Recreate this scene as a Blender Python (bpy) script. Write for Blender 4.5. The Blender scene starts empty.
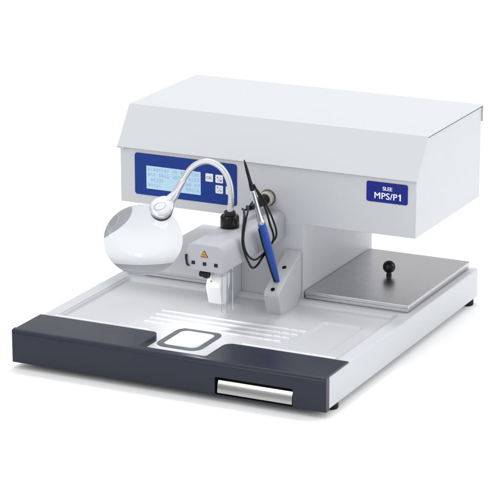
import bpy, bmesh, math, random
from mathutils import Vector, Matrix

random.seed(7)
S = bpy.context.scene
COL = S.collection
R = math.radians


# ------------------------------------------------------------------ materials
def mat(name, color, rough=0.5, metal=0.0, bump=None, vary=0.0, brush=None, coat=0.0,
        spec=0.5, trans=0.0, ior=1.5, emit=None, rough_var=0.0):
    m = bpy.data.materials.new(name)
    m.use_nodes = True
    nt = m.node_tree
    b = nt.nodes['Principled BSDF']
    b.inputs['Base Color'].default_value = (*color, 1)
    b.inputs['Roughness'].default_value = rough
    b.inputs['Metallic'].default_value = metal
    b.inputs['Specular IOR Level'].default_value = spec
    b.inputs['IOR'].default_value = ior
    b.inputs['Transmission Weight'].default_value = trans
    b.inputs['Coat Weight'].default_value = coat
    b.inputs['Coat Roughness'].default_value = 0.12
    if emit:
        b.inputs['Emission Color'].default_value = (*color, 1)
        b.inputs['Emission Strength'].default_value = emit
    tc = nt.nodes.new('ShaderNodeTexCoord')

    def noise(scale, detail=3.0, mapping=None):
        n = nt.nodes.new('ShaderNodeTexNoise')
        n.inputs['Scale'].default_value = scale
        n.inputs['Detail'].default_value = detail
        if mapping:
            mp = nt.nodes.new('ShaderNodeMapping')
            mp.inputs['Scale'].default_value = mapping
            nt.links.new(tc.outputs['Object'], mp.inputs['Vector'])
            nt.links.new(mp.outputs['Vector'], n.inputs['Vector'])
        else:
            nt.links.new(tc.outputs['Object'], n.inputs['Vector'])
        return n

    if bump:
        n = noise(bump[0], 2.0)
        bp = nt.nodes.new('ShaderNodeBump')
        bp.inputs['Strength'].default_value = bump[1]
        bp.inputs['Distance'].default_value = bump[2]
        nt.links.new(n.outputs['Fac'], bp.inputs['Height'])
        nt.links.new(bp.outputs['Normal'], b.inputs['Normal'])
    if vary:
        n = noise(9.0, 4.0)
        cr = nt.nodes.new('ShaderNodeValToRGB')
        cr.color_ramp.elements[0].position = 0.3
        cr.color_ramp.elements[1].position = 0.7
        cr.color_ramp.elements[0].color = (*[c * (1 - vary) for c in color], 1)
        cr.color_ramp.elements[1].color = (*[min(1, c * (1 + vary)) for c in color], 1)
        nt.links.new(n.outputs['Fac'], cr.inputs['Fac'])
        nt.links.new(cr.outputs['Color'], b.inputs['Base Color'])
    if rough_var:
        n = noise(14.0, 5.0)
        mr = nt.nodes.new('ShaderNodeMapRange')
        mr.inputs['To Min'].default_value = rough - rough_var
        mr.inputs['To Max'].default_value = rough + rough_var
        nt.links.new(n.outputs['Fac'], mr.inputs['Value'])
        nt.links.new(mr.outputs['Result'], b.inputs['Roughness'])
    if brush:
        n = noise(1.0, 4.0, brush)
        cr = nt.nodes.new('ShaderNodeValToRGB')
        cr.color_ramp.elements[0].position = 0.25
        cr.color_ramp.elements[1].position = 0.75
        cr.color_ramp.elements[0].color = (*[c * 0.97 for c in color], 1)
        cr.color_ramp.elements[1].color = (*[min(1, c * 1.025) for c in color], 1)
        nt.links.new(n.outputs['Fac'], cr.inputs['Fac'])
        nt.links.new(cr.outputs['Color'], b.inputs['Base Color'])
        mr = nt.nodes.new('ShaderNodeMapRange')
        mr.inputs['To Min'].default_value = rough - 0.02
        mr.inputs['To Max'].default_value = rough + 0.04
        nt.links.new(n.outputs['Fac'], mr.inputs['Value'])
        nt.links.new(mr.outputs['Result'], b.inputs['Roughness'])
        bp = nt.nodes.new('ShaderNodeBump')
        bp.inputs['Strength'].default_value = 0.02
        bp.inputs['Distance'].default_value = 0.0004
        nt.links.new(n.outputs['Fac'], bp.inputs['Height'])
        nt.links.new(bp.outputs['Normal'], b.inputs['Normal'])
    return m


M = {}
M['paint'] = mat('white_powder_coat', (0.515, 0.525, 0.551), 0.42, bump=(900, 0.10, 0.0003), rough_var=0.04)
M['tray'] = mat('tray_enamel', (0.505, 0.512, 0.527), 0.24, bump=(500, 0.03, 0.0003), rough_var=0.03, spec=0.8)
M['grey'] = mat('grey_plastic', (0.395, 0.40, 0.43), 0.42, bump=(1400, 0.12, 0.0003), rough_var=0.05)
M['ltgrey'] = mat('light_grey_plastic', (0.50, 0.507, 0.53), 0.42, bump=(1400, 0.10, 0.0003))
M['white'] = mat('white_plastic', (0.78, 0.79, 0.80), 0.35)
M['rib'] = mat('white_rib_enamel', (0.68, 0.685, 0.70), 0.28)
M['navy'] = mat('navy_grey_enamel', (0.0085, 0.0125, 0.0265), 0.30, rough_var=0.04, spec=0.34)
M['recess'] = mat('dark_recess', (0.012, 0.013, 0.018), 0.6)
M['steel'] = mat('brushed_steel', (0.52, 0.515, 0.53), 0.27, 1.0, brush=(6, 900, 900))
M['steel_bright'] = mat('satin_steel', (0.36, 0.355, 0.35), 0.20, 1.0, brush=(5, 300, 300))
M['chrome'] = mat('satin_chrome', (0.62, 0.63, 0.65), 0.16, 1.0)
M['paddle'] = mat('silver_plastic', (0.66, 0.67, 0.70), 0.22, 0.75)
M['black'] = mat('black_plastic', (0.005, 0.005, 0.006), 0.22, spec=0.25)
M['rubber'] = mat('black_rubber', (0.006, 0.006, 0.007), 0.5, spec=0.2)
M['cable'] = mat('cable_rubber', (0.006, 0.006, 0.007), 0.4, spec=0.2)
M['blue'] = mat('blue_panel_film', (0.008, 0.036, 0.225), 0.35, bump=(2500, 0.05, 0.0002), spec=0.16)
M['badge'] = mat('blue_badge_film', (0.009, 0.019, 0.20), 0.4, spec=0.16)
M['lcd'] = mat('backlit_lcd', (0.40, 0.59, 0.73), 0.3, emit=0.10)
M['lcd_ink'] = mat('lcd_segments', (0.29, 0.46, 0.62), 0.4)
M['button'] = mat('white_button_film', (0.74, 0.77, 0.82), 0.4)
M['ink'] = mat('grey_button_ink', (0.24, 0.26, 0.30), 0.5)
M['letter'] = mat('white_lettering', (0.85, 0.87, 0.92), 0.5)
M['yellow'] = mat('yellow_sign', (0.80, 0.40, 0.02), 0.45)
M['pen_blue'] = mat('blue_pen_plastic', (0.012, 0.065, 0.36), 0.28, spec=0.35)
M['ring'] = mat('grey_ring_film', (0.060, 0.068, 0.080), 0.45)
M['cream'] = mat('cream_socket_ring', (0.55, 0.52, 0.45), 0.35, 0.4)
M['brown'] = mat('brown_socket_rim', (0.10, 0.07, 0.045), 0.5)
M['floor'] = mat('white_table_paper', (0.95, 0.95, 0.95), 0.75, spec=0.2)


def glass(name, color, ior, rough=0.0):
    m = bpy.data.materials.new(name)
    m.use_nodes = True
    nt = m.node_tree
    nt.nodes.remove(nt.nodes['Principled BSDF'])
    g = nt.nodes.new('ShaderNodeBsdfGlass')
    g.inputs['Color'].default_value = (*color, 1)
    g.inputs['IOR'].default_value = ior
    g.inputs['Roughness'].default_value = rough
    nt.links.new(g.outputs['BSDF'], nt.nodes['Material Output'].inputs['Surface'])
    return m


M['lens'] = glass('clear_lens_glass', (0.80, 0.807, 0.822), 1.7)
M['acrylic'] = glass('clear_acrylic', (0.98, 0.985, 0.99), 1.22, 0.02)


# ------------------------------------------------------------------ helpers
def thing(name, label, cat, loc=(0, 0, 0), group=None):
    o = bpy.data.objects.new(name, None)
    COL.objects.link(o)
    o.location = loc
    o.empty_display_size = 0.05
    o['label'] = label
    o['category'] = cat
    if group:
        o['group'] = group
    return o


def obj(name, bm, m, parent=None, smooth=False, bevel=None, seg=3, angle=30, label=None):
    """link a bmesh given in world coordinates as one object"""
    me = bpy.data.meshes.new(name)
    bmesh.ops.recalc_face_normals(bm, faces=bm.faces[:])
    bm.to_mesh(me)
    bm.free()
    o = bpy.data.objects.new(name, me)
    COL.objects.link(o)
    me.materials.append(m if not isinstance(m, str) else M[m])
    if parent:
        o.parent = parent
        p = parent
        off = Vector((0, 0, 0))
        while p:
            off += p.location
            p = p.parent
        me.transform(Matrix.Translation(-off))
    if smooth:
        for f in me.polygons:
            f.use_smooth = True
        me.set_sharp_from_angle(angle=R(angle))
    if bevel:
        md = o.modifiers.new('bevel', 'BEVEL')
        md.width = bevel
        md.segments = seg
        md.limit_method = 'ANGLE'
        md.angle_limit = R(28)
        md.harden_normals = True
        for f in me.polygons:
            f.use_smooth = True
        me.set_sharp_from_angle(angle=R(25))
    if label:
        o['label'] = label
    return o


def add_box(bm, x0, x1, y0, y1, z0, z1):
    r = bmesh.ops.create_cube(bm, size=1)
    for v in r['verts']:
        v.co = Vector((x0 + (v.co.x + .5) * (x1 - x0), y0 + (v.co.y + .5) * (y1 - y0), z0 + (v.co.z + .5) * (z1 - z0)))
    return r['verts']


def box(*a):
    bm = bmesh.new()
    add_box(bm, *a)
    return bm


def add_prism(bm, pts, axis, a, b):
    """pts: 2D outline, extruded along axis from a to b"""
    def P(q, t):
        if axis == 'z':
            return (q[0], q[1], t)
        if axis == 'y':
            return (q[0], t, q[1])
        return (t, q[0], q[1])
    lo = [bm.verts.new(P(q, a)) for q in pts]
    hi = [bm.verts.new(P(q, b)) for q in pts]
    n = len(pts)
    bm.faces.new(lo)
    bm.faces.new(hi[::-1])
    for i in range(n):
        bm.faces.new((lo[i], hi[i], hi[(i + 1) % n], lo[(i + 1) % n]))


def prism(pts, axis, a, b):
    bm = bmesh.new()
    add_prism(bm, pts, axis, a, b)
    return bm


def rrect(x0, x1, y0, y1, r, n=6):
    pts = []
    for cx, cy, a0 in ((x1 - r, y1 - r, 0), (x0 + r, y1 - r, 90), (x0 + r, y0 + r, 180), (x1 - r, y0 + r, 270)):
        for i in range(n + 1):
            a = R(a0 + 90 * i / n)
            pts.append((cx + r * math.cos(a), cy + r * math.sin(a)))
    return pts


def round_poly(pts, radii, n=8):
    """fillet the corners of a 2D polygon"""
    out = []
    N = len(pts)
    for i in range(N):
        p = Vector(pts[i]); a = Vector(pts[i - 1]) - p; b = Vector(pts[(i + 1) % N]) - p
        r = radii[i]
        if r <= 0:
            out.append((p.x, p.y)); continue
        a.normalize(); b.normalize()
        ang = a.angle(b)
        t = r / math.tan(ang / 2)
        p0 = p + a * t; p1 = p + b * t
        c = p + (a + b).normalized() * (r / math.sin(ang / 2))
        v0 = p0 - c; v1 = p1 - c
        tot = v0.angle_signed(v1)
        for k in range(n + 1):
            w = -tot * k / n
            q = c + Vector((v0.x * math.cos(w) - v0.y * math.sin(w), v0.x * math.sin(w) + v0.y * math.cos(w)))
            out.append((q.x, q.y))
    return out


def frame(axis):
    z = Vector(axis).normalized()
    h = Vector((0, 0, 1)) if abs(z.z) < .95 else Vector((1, 0, 0))
    x = h.cross(z).normalized()
    y = z.cross(x)
    return x, y, z


def add_lathe(bm, profile, origin, axis, n=40):
    """profile: (radius, distance along axis)"""
    x, y, z = frame(axis)
    o = Vector(origin)
    rings = []
    for r, h in profile:
        if r < 1e-6:
            rings.append([bm.verts.new(o + z * h)])
        else:
            rings.append([bm.verts.new(o + z * h + (x * math.cos(2 * math.pi * k / n) + y * math.sin(2 * math.pi * k / n)) * r) for k in range(n)])
    for A, B in zip(rings, rings[1:]):
        for k in range(n):
            k2 = (k + 1) % n
            if len(A) == 1 and len(B) == 1:
                continue
            if len(A) == 1:
                bm.faces.new((A[0], B[k], B[k2]))
            elif len(B) == 1:
                bm.faces.new((A[k], B[0], A[k2]))
            else:
                bm.faces.new((A[k], B[k], B[k2], A[k2]))
    if len(rings[0]) > 1:
        bm.faces.new(rings[0])
    if len(rings[-1]) > 1:
        bm.faces.new(rings[-1][::-1])


def lathe(profile, origin, axis, n=40):
    bm = bmesh.new()
    add_lathe(bm, profile, origin, axis, n)
    return bm


def spline(pts, per=12):
    P = [Vector(p) for p in pts]
    P = [P[0] * 2 - P[1]] + P + [P[-1] * 2 - P[-2]]
    out = []
    for i in range(1, len(P) - 2):
        a, b, c, d = P[i - 1], P[i], P[i + 1], P[i + 2]
        for k in range(per):
            t = k / per
            out.append(0.5 * ((2 * b) + (c - a) * t + (2 * a - 5 * b + 4 * c - d) * t * t + (3 * b - a - 3 * c + d) * t ** 3))
    out.append(P[-2])
    return out


def resample(path, step):
    out = [path[0]]
    acc = 0
    for a, b in zip(path, path[1:]):
        L = (b - a).length
        while acc + L >= step:
            t = (step - acc) / L
            a = a + (b - a) * t
            out.append(a)
            L = (b - a).length
            acc = 0
        acc += L
    out.append(path[-1])
    return out


def add_tube(bm, path, rad, n=16):
    """rad: number or function(fraction, arc length)"""
    path = [Vector(p) for p in path]
    T = []
    for i in range(len(path)):
        T.append((path[min(i + 1, len(path) - 1)] - path[max(i - 1, 0)]).normalized())
    x, y, _ = frame(T[0])
    rings = []
    s = 0
    total = sum((b - a).length for a, b in zip(path, path[1:]))
    for i, p in enumerate(path):
        if i:
            s += (p - path[i - 1]).length
            q = T[i - 1].rotation_difference(T[i])
            x = q @ x
            y = T[i].cross(x)
        r = rad(s / total, s) if callable(rad) else rad
        rings.append([bm.verts.new(p + (x * math.cos(2 * math.pi * k / n) + y * math.sin(2 * math.pi * k / n)) * r) for k in range(n)])
    for A, B in zip(rings, rings[1:]):
        for k in range(n):
            bm.faces.new((A[k], A[(k + 1) % n], B[(k + 1) % n], B[k]))
    bm.faces.new(rings[0][::-1])
    bm.faces.new(rings[-1])


def tube(path, rad, n=16):
    bm = bmesh.new()
    add_tube(bm, path, rad, n)
    return bm


def boolean(bm, cutters):
    """subtract cutter bmeshes, return a new bmesh"""
    def tmp(b):
        bmesh.ops.recalc_face_normals(b, faces=b.faces[:])
        me = bpy.data.meshes.new('work')
        b.to_mesh(me)
        b.free()
        o = bpy.data.objects.new('work', me)
        COL.objects.link(o)
        return o
    base = tmp(bm)
    cs = [tmp(c) for c in cutters]
    for c in cs:
        md = base.modifiers.new('cut', 'BOOLEAN')
        md.object = c
        md.operation = 'DIFFERENCE'
        md.solver = 'EXACT'
    dg = bpy.context.evaluated_depsgraph_get()
    me = bpy.data.meshes.new_from_object(base.evaluated_get(dg))
    out = bmesh.new()
    out.from_mesh(me)
    for o in [base] + cs:
        d = o.data
        bpy.data.objects.remove(o)
        bpy.data.meshes.remove(d)
    bpy.data.meshes.remove(me)
    return out


def text_bm(txt, size, x, z, y, bold=0.0, thick=0.0002, spacing=1.0):
    """lettering on a vertical face looking to -y; x is the centre"""
    cu = bpy.data.curves.new('lettering', 'FONT')
    cu.body = txt
    cu.size = size
    cu.align_x = 'CENTER'
    cu.offset = bold
    cu.extrude = thick
    cu.space_character = spacing
    o = bpy.data.objects.new('work', cu)
    COL.objects.link(o)
    dg = bpy.context.evaluated_depsgraph_get()
    me = bpy.data.meshes.new_from_object(o.evaluated_get(dg))
    bm = bmesh.new()
    bm.from_mesh(me)
    for v in bm.verts:
        v.co = Vector((x + v.co.x, y - v.co.z, z + v.co.y))
    bpy.data.objects.remove(o)
    bpy.data.curves.remove(cu)
    bpy.data.meshes.remove(me)
    return bm


def merge(a, b):
    me = bpy.data.meshes.new('work')
    b.to_mesh(me)
    b.free()
    a.from_mesh(me)
    bpy.data.meshes.remove(me)
    return a


def sm(a, b, x):
    t = max(0.0, min(1.0, (x - a) / (b - a)))
    return t * t * (3 - 2 * t)


# ------------------------------------------------------------------ ground
bm = bmesh.new()
bmesh.ops.create_grid(bm, x_segments=1, y_segments=1, size=40)
g = obj('ground', bm, 'floor')
g['kind'] = 'structure'
g['label'] = 'seamless white table surface under the machine'

# ------------------------------------------------------------------ the station
W, D = 0.600, 0.706
YF = 0.387          # plane of the machine's upright front plate
st = thing('embedding_station', 'white bench-top laboratory embedding machine with blue display, overhanging hood and navy front armrest',
           'lab machine', (0.3, 0.35, 0))

# base body: U-shaped rim round the tray
U = [(0, 0.0100), (0.0262, 0.0100), (0.0262, 0.3755), (0.5738, 0.3755), (0.5738, 0.0100), (W, 0.0100), (W, D), (0, D)]
U = round_poly(U, [0, 0, 0.012, 0.012, 0, 0, 0.004, 0.004])
bm = prism(U, 'z', 0.012, 0.068)
base = obj('base_body', bm, 'paint', st, bevel=0.0022)

for fx, fy in ((0.5860, 0.052), (0.5870, 0.684), (0.014, 0.052), (0.014, 0.684)):
    obj('foot', lathe([(0.0110, 0.0), (0.0125, 0.002), (0.0125, 0.0125)], (fx, fy, 0.0), (0, 0, 1), 28), 'rubber', st, smooth=True)


# the pressed tray (a height field, so every rib and step has rounded shoulders)
def rr_in(x, y, x0, x1, y0, y1, r):
    """signed distance inside a rounded rectangle (positive inside)"""
    cx, cy = (x0 + x1) / 2, (y0 + y1) / 2
    qx, qy = abs(x - cx) - (x1 - x0) / 2 + r, abs(y - cy) - (y1 - y0) / 2 + r
    return -(math.hypot(max(qx, 0), max(qy, 0)) + min(max(qx, qy), 0) - r)


RAILS = []
for ry, x1 in ((0.232, 0.4585), (0.2095, 0.4525), (0.1870, 0.4465), (0.1645, 0.4405)):
    RAILS.append((ry, 0.170, x1))


def tray_z(x, y):
    z = 0.0662
    z -= 0.0052 * sm(0.0015, 0.0085, rr_in(x, y, 0.0258, 0.5742, -0.2, 0.3757, 0.014))
    z -= 0.0034 * sm(-0.0020, 0.0020, rr_in(x, y, 0.4630, 0.5375, 0.146, 0.300, 0.008))
    # sunk throat between the armrests, running into the cold spot
    z -= 0.0013 * sm(-0.003, 0.003, rr_in(x, y, 0.199, 0.3885, -0.2, 0.187, 0.012)) * (1 - sm(0.135, 0.185, y))
    return z


nx, ny = 560, 400
bm = bmesh.new()
grid = []
for j in range(ny + 1):
    y = 0.006 + (0.3759 - 0.006) * j / ny
    row = []
    for i in range(nx + 1):
        x = 0.0258 + (0.5742 - 0.0258) * i / nx
        row.append(bm.verts.new((x, y, tray_z(x, y))))
    grid.append(row)
for j in range(ny):
    for i in range(nx):
        bm.faces.new((grid[j][i], grid[j][i + 1], grid[j + 1][i + 1], grid[j + 1][i]))
tray = obj('tray', bm, 'tray', st, smooth=True, angle=60)

# rounded ribs pressed into the tray, notched twice near their right ends
for ry, x0, x1 in RAILS:
    zr = tray_z(0.42, ry) - 0.0004
    L = x1 - x0
    n = int(L / 0.0007)
    pth = [Vector((x0 + L * k / n, ry, zr)) for k in range(n + 1)]

    def rib_r(f, d, L=L):
        e = min(d, L - d)
        r = 0.0027 if e > 0.0040 else max(0.0003, 0.0027 * math.sqrt(max(0, 1 - (1 - e / 0.0040) ** 2)))
        for q in (0.0165, 0.0335):
            r *= 1 - 0.42 * (1 - sm(0.0006, 0.0034, abs(L - d - q)))
        return r

    obj('rib', tube(pth, rib_r, 20), 'rib', tray, smooth=True, angle=80)
# bright front lips where the tray meets the armrests
for a, b in ((0.0275, 0.2150), (0.3960, 0.5725)):
    obj('front_lip', prism(round_poly([(0.0951, 0.058), (0.0951, 0.0716), (0.1030, 0.0716), (0.1075, 0.058)], [0, 0.001, 0.0018, 0]), 'x', a, b), 'rib', tray, bevel=0.0008, seg=2)

# cold spot: grey rounded ring printed on the tray throat
zc = tray_z(0.29, 0.08) + 0.0004


def ring_bm(outer, inner, z0, z1):
    b = bmesh.new()
    n = len(outer)
    V = [[b.verts.new((p[0], p[1], z)) for p in loop] for z in (z0, z1) for loop in (outer, inner)]
    for i in range(n):
        k = (i + 1) % n
        b.faces.new((V[2][i], V[2][k], V[3][k], V[3][i]))
        b.faces.new((V[0][i], V[1][i], V[1][k], V[0][k]))
        b.faces.new((V[0][i], V[0][k], V[2][k], V[2][i]))
        b.faces.new((V[1][i], V[3][i], V[3][k], V[1][k]))
    return b


obj('cold_spot', ring_bm(rrect(0.2460, 0.3330, 0.0570, 0.1650, 0.021, 8), rrect(0.2565, 0.3225, 0.0690, 0.1530, 0.013, 8), zc - 0.0006, zc + 0.0006), 'ring', st)

# front armrest panel with its throat and drawer recess
pf = prism(round_poly([(-0.0055, 0.0115), (-0.0055, 0.0712), (0.0945, 0.0712), (0.0945, 0.0590), (0.018, 0.0590), (0.018, 0.0115)], [0.002, 0.0085, 0.0018, 0, 0, 0]), 'x', -0.0012, 0.6014)

def throat_outline():
    pts = [(0.200, 0.13), (0.200, 0.0945)]
    r = 0.019
    cx, cy = 0.2415 - r, 0.0945 - r
    for k in range(9):                                   # convex corner of the left armrest
        a = R(90 - 90 * k / 8)
        pts.append((cx + r * math.cos(a), cy + r * math.sin(a)))
    pts += [(0.2415, 0.0165), (0.2445, 0.0135), (0.3675, 0.0135), (0.3705, 0.0165)]
    cx = 0.3705 + r
    for k in range(9):
        a = R(180 - 90 * k / 8)
        pts.append((cx + r * math.cos(a), cy + r * math.sin(a)))
    pts += [(0.410, 0.0945), (0.410, 0.13)]
    return pts


cut1 = prism(throat_outline(), 'z', 0.03, 0.2)
cut2 = prism(rrect(0.3965, 0.5415, 0.0135, 0.0445, 0.003, 4), 'y', -0.05, 0.0125)
pf = boolean(pf, [cut1, cut2])


def end_cut(sgn, xe, r=0.0075):
    pts = [(xe - sgn * r, -0.0055)]
    for k in range(1, 9):
        a = R(90 * k / 8)
        pts.append((xe - sgn * r + sgn * r * math.sin(a), -0.0055 + r - r * math.cos(a)))
    pts += [(xe + sgn * 0.01, -0.0055 + r), (xe + sgn * 0.01, -0.02), (xe - sgn * r, -0.02)]
    return prism(pts, 'z', 0.0, 0.2)


pf = boolean(pf, [end_cut(1, 0.6014, 0.0035), end_cut(-1, -0.0012, 0.0035), box(0.5988, 0.62, 0.0095, 0.2, 0, 0.2), box(-0.02, 0.0012, 0.0095, 0.2, 0, 0.2)])
panel = obj('front_panel', pf, 'navy', st, bevel=0.0016)
# drawer with a steel pull plate
dr = obj('drawer', box(0.3972, 0.5408, 0.0105, 0.05, 0.0145, 0.0438), 'recess', st)
plate = [(-0.0046, 0.0160), (-0.0032, 0.0160), (-0.0016, 0.0310), (0.0012, 0.0365), (0.0100, 0.0372), (0.0100, 0.0384), (0.0006, 0.0378), (-0.0030, 0.0314)]
obj('pull_plate', prism(plate, 'x', 0.4005, 0.5395), 'steel_bright', dr, bevel=0.0004, seg=2)
# the pull's end tab at the left
obj('end_tab', box(0.4005, 0.4022, 0.0002, 0.010, 0.0215, 0.0368), 'steel_bright', dr)

# housing: T-shaped upright with the overhanging head
HX0, HX1, CX0, CX1 = 0.0065, 0.5985, 0.218, 0.3815
bm = bmesh.new()
prof = [(YF, 0.2085), (0.7046, 0.2085), (0.7046, 0.3830), (0.4318, 0.3830), (YF, 0.3180)]
add_prism(bm, prof, 'x', HX0, HX1)
# column joined below by real topology: cut the column mouth out of the head's underside
hb = bm
col = box(CX0, CX1, YF, 0.7046, 0.0640, 0.2085)


def union(a, b):
    def tmp(m):
        bmesh.ops.recalc_face_normals(m, faces=m.faces[:])
        me = bpy.data.meshes.new('work'); m.to_mesh(me); m.free()
        o = bpy.data.objects.new('work', me); COL.objects.link(o)
        return o
    A, B = tmp(a), tmp(b)
    md = A.modifiers.new('join', 'BOOLEAN'); md.object = B; md.operation = 'UNION'; md.solver = 'EXACT'
    dg = bpy.context.evaluated_depsgraph_get()
    me = bpy.data.meshes.new_from_object(A.evaluated_get(dg))
    out = bmesh.new(); out.from_mesh(me)
    for o in (A, B):
        d = o.data
        bpy.data.objects.remove(o)
        bpy.data.meshes.remove(d)
    bpy.data.meshes.remove(me)
    bmesh.ops.dissolve_limit(out, angle_limit=R(1), verts=out.verts[:], edges=out.edges[:])
    return out


hb = union(hb, col)
housing = obj('housing', hb, 'paint', st, bevel=0.0010, seg=2)

# hood: folded sheet lying over the head
out_ = [(0.3795, 0.3145), (0.4300, 0.3860), (0.7060, 0.3860), (0.7060, 0.3540)]
in_ = [(0.7048, 0.3540), (0.7048, 0.3838), (0.4312, 0.3838), (0.3817, 0.3140)]
obj('hood', prism(out_ + in_, 'x', 0.0035, 0.6016), 'paint', st, bevel=0.0007, seg=2)

shade_o = [(0.3835, 0.3160), (0.4316, 0.3837), (0.7047, 0.3837)]  # black strip added to draw the shadow line under the hood edge
shade_i = [(0.7047, 0.3815), (0.4330, 0.3815), (0.3860, 0.3160)]
obj('hood_gap_shade', prism(shade_o + shade_i, 'x', 0.0055, 0.5996), 'rubber', st)
obj('hood_tab', prism([(0.0036, 0.3142), (0.0205, 0.3142), (0.0175, 0.3120), (0.0020, 0.3120), (0.0012, 0.3128)], 'y', 0.3797, 0.3815), 'paint', st)

# control panel
cp = obj('control_panel', prism(rrect(0.0370, 0.2475, 0.2265, 0.3055, 0.0055), 'y', YF - 0.0012, YF + 0.0008), 'blue', st, bevel=0.0003, seg=2)
lcd = obj('display', prism(rrect(0.0617, 0.1740, 0.2395, 0.2832, 0.0008, 2), 'y', YF - 0.0017, YF - 0.0006), 'lcd', cp)
bm = bmesh.new()
rows = ['xxxxxxxx xx xxxxxxx', 'xxx xxxx xxx   xxxx', ' xxxxx        xx xx', 'xxxxx         xxxxx']
px = 0.00076
for rI, row in enumerate(rows):
    zt = 0.2800 - rI * 0.0099
    for cI, ch in enumerate(row):
        if ch == ' ':
            continue
        for a in range(5):
            for b in range(7):
                if random.random() < 0.44:
                    x0 = 0.0648 + cI * 0.00565 + a * px * 1.15
                    z0 = zt - b * px * 1.3
                    add_box(bm, x0, x0 + px, YF - 0.0019, YF - 0.0014, z0 - px, z0)
obj('characters', bm, 'lcd_ink', cp)


def poly_y(bm, pts, y0, y1):
    add_prism(bm, pts, 'y', y0, y1)


def button(x0, z0, kind):
    s = 0.0153
    b = obj('button', prism(rrect(x0, x0 + s, z0, z0 + s, 0.0015, 4), 'y', YF - 0.0022, YF - 0.0008), 'button', cp, bevel=0.0003, seg=2)
    y0, y1 = YF - 0.0025, YF - 0.0019
    if kind == 'ok':
        g = text_bm('OK', 0.0080, x0 + s / 2, z0 + 0.0048, YF - 0.0023, 0.0001)
    else:
        g = bmesh.new()
        c = (x0 + s / 2, z0 + s / 2)
        poly_y(g, [(c[0] - .0042, c[1] - .0052), (c[0] - .0030, c[1] - .0052), (c[0] + .0048, c[1] + .0046), (c[0] + .0036, c[1] + .0046)], y0, y1)
        if kind == 'up':
            poly_y(g, [(c[0] - .0055, c[1] + .0012), (c[0] - .0010, c[1] + .0012), (c[0] - .0032, c[1] + .0052)], y0, y1)
            poly_y(g, [(c[0] + .0012, c[1] - .0050), (c[0] + .0054, c[1] - .0050), (c[0] + .0054, c[1] - .0014), (c[0] + .0012, c[1] - .0014)], y0, y1)
        else:
            poly_y(g, [(c[0] - .0055, c[1] + .0052), (c[0] - .0032, c[1] + .0010), (c[0] - .0010, c[1] + .0052)], y0, y1)
            poly_y(g, [(c[0] + .0014, c[1] - .0014), (c[0] + .0034, c[1] - .0054), (c[0] + .0056, c[1] - .0014)], y0, y1)
    if g:
        obj('symbol', g, 'ink', cp)
    return b


button(0.1842, 0.2672, 'ok')
button(0.2045, 0.2668, 'up')
button(0.2045, 0.2470, 'down')
button(0.2255, 0.2470, 'down')

# badge
bd = obj('badge', prism(rrect(0.5035, 0.5825, 0.2680, 0.3050, 0.0040), 'y', YF - 0.0012, YF + 0.0008), 'badge', st, bevel=0.0003, seg=2)
t1 = text_bm('SLEE', 0.0096, 0.5440, 0.2908, YF - 0.0013, 0.0)
t2 = text_bm('MPS/P', 0.0168, 0.5406, 0.2747, YF - 0.0013, 0.0, spacing=1.06)
xe = max(v.co.x for v in t2.verts) + 0.0022
add_prism(t2, [(xe + .0026, 0.2747), (xe + .0046, 0.2747), (xe + .0046, 0.2867), (xe + .0030, 0.2867), (xe + .0004, 0.2846), (xe + .0004, 0.2828), (xe + .0026, 0.2842)], 'y', YF - 0.0015, YF - 0.0011)
lt = merge(t1, t2)
for dx in (-0.00022, 0.00022):
    c2 = lt.copy() if dx < 0 else c2
    twin = c2.copy()
    for v in twin.verts:
        v.co.x += dx
        v.co.y -= 0.00006 if dx > 0 else 0.00012
    merge(lt, twin)
c2.free()
obj('lettering', lt, 'letter', bd)

# dispensing arm
NX0, NX1, NY0, NZ0, NZ1 = 0.2752, 0.3448, 0.131, 0.1800, 0.2290
arm_prof = round_poly([(NX0, NZ0), (NX1, NZ0), (NX1, NZ1), (NX0, NZ1)], [0.002, 0.002, 0.012, 0.012])
arm = obj('dispensing_arm', prism(arm_prof, 'y', NY0, YF - 0.0006), 'grey', st, bevel=0.0020, seg=4)


def tri(cx, cz, s, r=0.0006):
    h = s * 0.866
    return round_poly([(cx - s / 2, cz - h / 3), (cx + s / 2, cz - h / 3), (cx, cz + 2 * h / 3)], [r] * 3, 4)


wx, wz = 0.3095, 0.2105
ws = obj('warning_sign', prism(tri(wx, wz, 0.0150, 0.0010), 'y', NY0 - 0.0006, NY0 + 0.0005), 'black', arm)
obj('sign_face', prism(tri(wx, wz, 0.0114), 'y', NY0 - 0.0010, NY0 - 0.0004), 'yellow', arm)
bm = bmesh.new()
for k in (-1, 0, 1):
    pth = [Vector((wx + k * 0.0017 + 0.0005 * math.sin(t * 2.2), NY0 - 0.0011, wz - 0.0010 + t * 0.0012)) for t in range(4)]
    add_tube(bm, pth, 0.00038, 6)
add_box(bm, wx - 0.0036, wx + 0.0036, NY0 - 0.0013, NY0 - 0.0008, wz - 0.0026, wz - 0.0019)
obj('sign_symbol', bm, 'black', arm)
for hx, hz in ((0.2880, 0.1945), (0.3098, 0.1943), (0.3318, 0.1943)):
    obj('socket_hole', prism(rrect(hx - .0033, hx + .0033, hz - .0031, hz + .0031, .0006, 3), 'y', NY0 - 0.0008, NY0 + 0.001), 'black', arm)
# small bent lever at the arm's front left edge
obj('lever', tube(spline([(0.2752, 0.1285, 0.2085), (0.2755, 0.1280, 0.2015), (0.2762, 0.1280, 0.1950), (0.2776, 0.1280, 0.1905), (0.2815, 0.1280, 0.1885)], 8), lambda f, s: 0.0021 * (1 - 0.3 * f), 12), 'black', arm, smooth=True)
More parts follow.
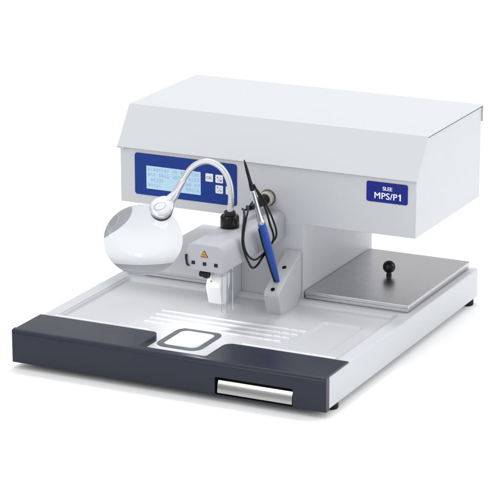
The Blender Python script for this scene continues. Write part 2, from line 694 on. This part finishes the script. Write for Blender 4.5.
# adjusting knob under the front
bm = lathe([(0.0048, 0), (0.0058, 0.001), (0.0058, 0.009), (0.0072, 0.010), (0.0072, 0.0165), (0.0062, 0.0175)], (0.2965, 0.140, 0.1735), (1, -0.05, -0.02), 24)
obj('knob', bm, 'black', arm, smooth=True)

# outlet: light cylinder, push lever and clear nozzle under the arm
obj('outlet', lathe([(0.0140, 0.0), (0.0140, 0.0105), (0.0115, 0.0125)], (0.3235, 0.160, 0.1805), (0, 0, -1), 36), 'ltgrey', st, smooth=True)
lev = [(0.1430, 0.1505), (0.1540, 0.1690), (0.1830, 0.1690), (0.1830, 0.1500), (0.1660, 0.1150), (0.1540, 0.1170)]
pl = obj('push_lever', prism(lev, 'x', 0.3055, 0.3330), 'white', st, bevel=0.0016)
obj('screw', lathe([(0.0017, 0), (0.0017, 0.0012), (0.0012, 0.0016)], (0.3135, 0.1482, 0.1585), (0, -0.86, 0.5), 16), 'ink', pl, smooth=True)
bm = bmesh.new()
ar = rrect(0.3310, 0.3435, 0.150, 0.176, 0.003, 4)
ai = rrect(0.3328, 0.3417, 0.1518, 0.1742, 0.0016, 4)
nz = ring_bm(ar, ai, 0.104, 0.1802)
obj('nozzle_shield', nz, 'acrylic', st, smooth=True)

# gusset plate under the arm, left of the bracket
obj('gusset', box(0.2340, 0.2565, 0.318, YF - 0.0005, 0.0600, NZ0 - 0.0004), 'white', st, bevel=0.0010, seg=2)

# bracket with a sloping top that holds the tools
wz0 = 0.0600
wp = [(0.3020, wz0), (0.2890, 0.0975), (0.2905, 0.1035), (0.2955, 0.1085), (0.3800, 0.1565), (YF - 0.0005, 0.1590), (YF - 0.0005, wz0)]
br = obj('tool_bracket', prism(wp, 'x', 0.3475, 0.3775), 'ltgrey', st, bevel=0.0016)
sl = Vector((0, 0.0845, 0.0480)).normalized()
nrm = Vector((0, -sl.z, sl.y))
for s in (0.001, 0.057):
    p = Vector((0.3625, 0.2955, 0.1085)) + sl * s
    obj('tool_hole', lathe([(0.0040, -0.004), (0.0040, 0.0004), (0.0034, 0.0005)], p, nrm, 24), 'black', br, smooth=True)

# socket on the front plate
sk = obj('socket', lathe([(0.0150, 0), (0.0150, 0.0025), (0.0142, 0.0032)], (0.3105, YF, 0.2510), (0, -1, 0), 40), 'brown', st, smooth=True)
obj('socket_ring', lathe([(0.0132, 0.002), (0.0132, 0.014), (0.0122, 0.0152), (0.0098, 0.0152), (0.0098, 0.006)], (0.3105, YF, 0.2510), (0, -1, 0), 40), 'cream', sk, smooth=True)

# ------------------------------------------------------------------ hot plates under the covers
for x0, x1 in ((0.3868, 0.5830), (0.0170, 0.2130)):
    obj('hot_plate', box(x0 + 0.002, x1 - 0.002, YF + 0.004, 0.690, 0.0660, 0.0735), 'steel_bright', st)


def plate_cover(x0, x1, y1, label, m='steel'):
    y0 = YF + 0.0002
    t = thing('plate_cover', label, 'cover', ((x0 + x1) / 2, (y0 + y1) / 2, 0.0720), 'flat covers over the hot plates')
    obj('cover_plate', box(x0, x1, y0, y1, 0.0760, 0.0832), m, t, bevel=0.0011)
    obj('cover_rim', box(x0 + 0.0012, x1 - 0.0012, y0 + 0.0012, y1 - 0.0012, 0.0700, 0.0757), m, t, bevel=0.0006, seg=2)
    return t


cr_ = plate_cover(0.3835, 0.5870, 0.6935, 'brushed steel cover with round black knob, right of the machine column')
kn = bmesh.new()
pr_ = [(0.0052, 0.0), (0.0052, 0.003), (0.0042, 0.005), (0.0044, 0.0072)]
for k in range(15):
    a = R(-58 + (90 + 58) * k / 14)
    pr_.append((0.0118 * math.cos(a) if k < 14 else 0, 0.0172 + 0.0118 * math.sin(a)))
add_lathe(kn, pr_, (0.4850, 0.5420, 0.0832), (0, 0, 1), 40)
obj('knob', kn, 'black', cr_, smooth=True, angle=50)
plate_cover(0.0160, 0.2165, 0.7060, 'plain pale grey cover without a knob, behind the magnifying lens', 'tray')

# ------------------------------------------------------------------ magnifier on its gooseneck
mg = thing('magnifier', 'round clear magnifying lens on a bent chrome gooseneck rising from a black cap', 'magnifier', (0.2999, 0.2500, 0.2290))
obj('mount_cap', lathe([(0.0168, 0.0003), (0.0172, 0.0015), (0.0168, 0.019), (0.0150, 0.0222), (0.0108, 0.0228), (0.0105, 0.0285), (0.0085, 0.0300)], (0.2999, 0.2500, 0.2290), (0, 0, 1), 44), 'black', mg, smooth=True)
GP = [(0.2999, 0.2490, 0.2500), (0.3035, 0.2470, 0.2707), (0.3046, 0.2462, 0.2892), (0.3030, 0.2450, 0.3075), (0.2972, 0.2430, 0.3254), (0.2879, 0.2400, 0.3387),
      (0.2758, 0.2370, 0.3462), (0.2635, 0.2340, 0.3486), (0.2513, 0.2310, 0.3455), (0.2400, 0.2275, 0.3385), (0.2310, 0.2240, 0.3278), (0.2236, 0.2190, 0.3136)]
path = resample(spline(GP, 14), 0.0005)
pitch = 0.0024
obj('gooseneck', tube(path, lambda f, s: 0.0054 + 0.00018 * math.cos(2 * math.pi * s / pitch), 24), 'chrome', mg, smooth=True, angle=80)
HP = [(0.2243, 0.2200, 0.3155), (0.2169, 0.2165, 0.3007), (0.2104, 0.2135, 0.2878), (0.2052, 0.2095, 0.2800), (0.2005, 0.2035, 0.2740)]
hp = resample(spline(HP, 12), 0.001)


def sleeve(f, s):
    if f < 0.04:
        return 0.0060
    if f < 0.40:
        return 0.0066
    return 0.0068 + 0.0030 * sm(0.40, 1.0, f)


obj('handle_sleeve', tube(hp, sleeve, 28), 'paddle', mg, smooth=True, angle=50)

# lens: a real biconvex glass, thin at the rim
LC = Vector((0.1798, 0.1500, 0.2170))
LN = Vector((0.345444, -0.642168, 0.684316))
LR_ = Vector((0.880665, 0.473740, 0))
LU = Vector((-0.324187, 0.602653, 0.729186))
LRAD, CURV, CONIC = 0.0693, 0.188, -2.89


def lens_sag(r):
    return r * r / CURV / (1 + math.sqrt(1 - (1 + CONIC) * r * r / CURV ** 2))


NR = 60
prof2 = [(LRAD * k / NR, 0.0010 + 0.0012 * (1 - (k / NR) ** 2)) for k in range(NR + 1)]
prof2 += [(LRAD * k / NR, -0.0010 - lens_sag(LRAD) + lens_sag(LRAD * k / NR)) for k in range(NR, -1, -1)]
obj('lens', lathe(prof2, LC, LN, 128), 'lens', mg, smooth=True, angle=50)


def lens_pt(a, b, h):
    return LC + LR_ * a + LU * b + LN * h


# egg-shaped clamp paddle with a black underside, gripping the lens rim
def egg(scale, hgt, zoff):
    """ring of points in lens coordinates; axis runs from the tip towards the handle"""
    c = Vector((0.0345, 0.0572)); ax = Vector((0.72, 0.69)).normalized(); py_ = Vector((-ax.y, ax.x))
    ring = []
    for k in range(48):
        t = 2 * math.pi * k / 48
        u = math.cos(t) * 0.0235
        w = math.sin(t) * 0.0205 * (1 - 0.16 * math.cos(t))
        q = c + ax * u * scale + py_ * w * scale
        ring.append(lens_pt(q.x, q.y, hgt + zoff))
    return ring


def egg_bm(levels):
    b = bmesh.new()
    rings = [[b.verts.new(p) for p in egg(s, h, 0)] for s, h in levels]
    for A, B in zip(rings, rings[1:]):
        for k in range(48):
            b.faces.new((A[k], A[(k + 1) % 48], B[(k + 1) % 48], B[k]))
    b.faces.new(rings[0][::-1])
    b.faces.new(rings[-1])
    return b


cl = obj('lens_clamp', egg_bm([(0.96, 0.0095), (1.0, 0.0110), (1.0, 0.0150), (0.97, 0.0172), (0.90, 0.0190), (0.76, 0.0203), (0.5, 0.0212), (0.2, 0.0215)]), 'paddle', mg, smooth=True, angle=50)
obj('clamp_jaw', egg_bm([(0.72, -0.0040), (0.86, -0.0034), (0.93, -0.0010), (0.95, 0.0094)]), 'black', cl, smooth=True, angle=50)
# oval push button outline on the paddle
bm = bmesh.new()
loop = []
cb = Vector((0.0300, 0.0545))
ax = Vector((0.93, 0.36)).normalized(); pv = Vector((-ax.y, ax.x))
for k in range(41):
    t = 2 * math.pi * k / 40
    q = cb + ax * 0.0108 * math.cos(t) + pv * 0.0068 * math.sin(t)
    loop.append(lens_pt(q.x, q.y, 0.0210))
add_tube(bm, loop, 0.0006, 8)
obj('clamp_button', bm, 'ink', cl, smooth=True)

# ------------------------------------------------------------------ heated tool in the bracket
pd = Vector((0, -0.135, 0.255)).normalized()
p0 = Vector((0.3625, 0.3150, 0.1190))
pen = thing('heated_tool', 'slim blue handled heated tool with black tip standing in the grey bracket', 'lab tool', p0)


def along(t):
    return p0 + pd * t


bm = lathe([(0.0038, -0.004), (0.0048, 0.0015), (0.0061, 0.030), (0.0073, 0.070), (0.0077, 0.100), (0.0073, 0.122), (0.0069, 0.140), (0.0060, 0.1425)], p0, pd, 32)
hd = obj('handle', bm, 'pen_blue', pen, smooth=True, angle=50)
# black strip let into the handle's left side
xh, yh, zh = frame(pd)
side = Vector((-0.70, -0.72, -0.30)); side = (side - pd * side.dot(pd)).normalized()
prof_ = [(0.002, 0.0048), (0.030, 0.0061), (0.070, 0.0073), (0.100, 0.0077), (0.122, 0.0073), (0.132, 0.0070)]
path = []
for k in range(40):
    t = 0.003 + 0.128 * k / 39
    for (a, ra), (b, rb) in zip(prof_, prof_[1:]):
        if a <= t <= b:
            path.append(along(t) + side * (ra + (rb - ra) * (t - a) / (b - a) - 0.0012))
            break
obj('grip_strip', tube(path, 0.0032, 12), 'black', hd, smooth=True)
bm = lathe([(0.0062, 0.1422), (0.0066, 0.1445), (0.0066, 0.152), (0.0057, 0.1545), (0.0057, 0.160), (0.0047, 0.163), (0.0043, 0.2175), (0.0037, 0.2200)], p0, pd, 32)
obj('shaft', bm, 'chrome', pen, smooth=True, angle=40)
bm = lathe([(0.0036, 0.2195), (0.0042, 0.2215), (0.0041, 0.230), (0.0030, 0.244), (0.0030, 0.262), (0.0022, 0.280), (0.0009, 0.289), (0, 0.290)], p0, pd, 24)
obj('tip', bm, 'black', pen, smooth=True, angle=50)
# plug in the socket
plug = [Vector((0.3105, 0.3745, 0.2512)), Vector((0.3103, 0.350, 0.2510)), Vector((0.3100, 0.330, 0.2505)), Vector((0.3085, 0.314, 0.2490))]


def plug_r(f, s):
    if f < 0.30:
        return 0.0096
    if f < 0.36:
        return 0.0086
    if f < 0.62:
        return 0.0090
    return 0.0090 - 0.0042 * sm(0.62, 1, f)


obj('plug', tube(resample(spline(plug, 12), 0.0012), plug_r, 28), 'rubber', pen, smooth=True, angle=50)
C1 = [(0.3085, 0.3150, 0.2490), (0.3080, 0.2950, 0.2500), (0.3200, 0.2600, 0.2620), (0.3400, 0.2250, 0.2700), (0.3505, 0.2040, 0.2609), (0.3515, 0.1965, 0.2403), (0.3515, 0.1963, 0.2167), (0.3515, 0.2083, 0.1935),
      (0.3515, 0.2244, 0.1727), (0.3515, 0.2366, 0.1642), (0.3515, 0.2529, 0.1634), (0.3520, 0.2734, 0.1723), (0.3550, 0.2930, 0.1860), (0.3660, 0.2900, 0.2020), (0.3735, 0.2740, 0.2200)]
C2 = [(0.3735, 0.2740, 0.2200), (0.3742, 0.2600, 0.2400), (0.3732, 0.2450, 0.2700), (0.3710, 0.2290, 0.2930), (0.3690, 0.2160, 0.3120), (0.3672, 0.2080, 0.3240)]
obj('cable', tube(spline(C1 + C2[1:], 10), 0.0020, 12), 'cable', pen, smooth=True, angle=80)
C3 = [(0.3085, 0.3150, 0.2500), (0.3120, 0.2950, 0.2540), (0.3280, 0.2620, 0.2680), (0.3450, 0.2320, 0.2720), (0.3510, 0.2120, 0.2622), (0.3510, 0.2045, 0.2456), (0.3510, 0.2000, 0.2249), (0.3510, 0.2073, 0.2046),
      (0.3512, 0.2234, 0.1875), (0.3512, 0.2457, 0.1765), (0.3520, 0.2703, 0.1775), (0.3560, 0.2960, 0.1900), (0.3680, 0.2960, 0.2060), (0.3765, 0.2800, 0.2250), (0.3790, 0.2620, 0.2480), (0.3770, 0.2450, 0.2740), (0.3735, 0.2300, 0.2960), (0.3690, 0.2170, 0.3130)]
obj('cable', tube(spline(C3, 10), 0.0018, 12), 'cable', pen, smooth=True, angle=80)

# ------------------------------------------------------------------ light
w = bpy.data.worlds.new('World')
S.world = w
w.use_nodes = True
bg = w.node_tree.nodes['Background']
bg.inputs['Strength'].default_value = 1.0
wt = w.node_tree
wc = wt.nodes.new('ShaderNodeTexCoord')
wsx = wt.nodes.new('ShaderNodeSeparateXYZ')
wr = wt.nodes.new('ShaderNodeValToRGB')       # a white studio: dim walls, bright ceiling
wr.color_ramp.elements[0].position = 0.0
wr.color_ramp.elements[0].color = (0.46, 0.465, 0.47, 1)
wr.color_ramp.elements[1].position = 1.0
wr.color_ramp.elements[1].color = (1.44, 1.45, 1.46, 1)
wt.links.new(wc.outputs['Generated'], wsx.inputs[0])
wt.links.new(wsx.outputs['Z'], wr.inputs['Fac'])
wt.links.new(wr.outputs['Color'], bg.inputs['Color'])


def area(name, loc, target, size, power, color=(1, 1, 1), size_y=None):
    l = bpy.data.lights.new(name, 'AREA')
    l.energy = power
    l.color = color
    l.size = size
    if size_y:
        l.shape = 'RECTANGLE'
        l.size_y = size_y
    o = bpy.data.objects.new(name, l)
    COL.objects.link(o)
    o.location = loc
    o.rotation_euler = (Vector(target) - Vector(loc)).to_track_quat('-Z', 'Y').to_euler()
    return o


area('softbox', (2.6, 1.3, 1.1), (0.5, 0.6, 0.35), 1.3, 17)
area('front_softbox', (-0.3, -2.6, 1.5), (0.3, 0.3, 0.15), 1.4, 20)
area('overhead_softbox', (0.1, 1.1, 2.7), (0.3, 0.3, 0.1), 0.5, 26)
# the work light built into the underside of the dispensing arm
l = bpy.data.lights.new('work_light', 'SPOT')
l.energy = 0.78
l.spot_size = R(165)
l.spot_blend = 1.0
l.shadow_soft_size = 0.012
l.color = (1.0, 0.98, 0.95)
lo = bpy.data.objects.new('work_light', l)
COL.objects.link(lo)
lo.location = (0.2835, 0.1380, 0.1770)
lo.rotation_euler = (R(4), 0, 0)

# ------------------------------------------------------------------ camera
cam = bpy.data.cameras.new('camera')
co = bpy.data.objects.new('camera', cam)
COL.objects.link(co)
co.location = (2.18033851, -3.56892958, 1.44240251)
co.rotation_euler = (math.pi / 2 - 0.285960414, 0, 0.448257161)
cam.sensor_width = 36
cam.lens = 36 * 2503.00391 / 500
cam.shift_x = -2.11388 / 500
cam.shift_y = -2.27611 / 500
cam.clip_start = 0.05
cam.clip_end = 300
S.camera = co

S.render.engine = 'CYCLES'
S.cycles.use_denoising = True
S.cycles.max_bounces = 14
S.cycles.transmission_bounces = 12
S.cycles.glossy_bounces = 6
S.cycles.diffuse_bounces = 5
S.view_settings.view_transform = 'Standard'
S.view_settings.look = 'None'
S.view_settings.exposure = 0
S.view_settings.gamma = 1
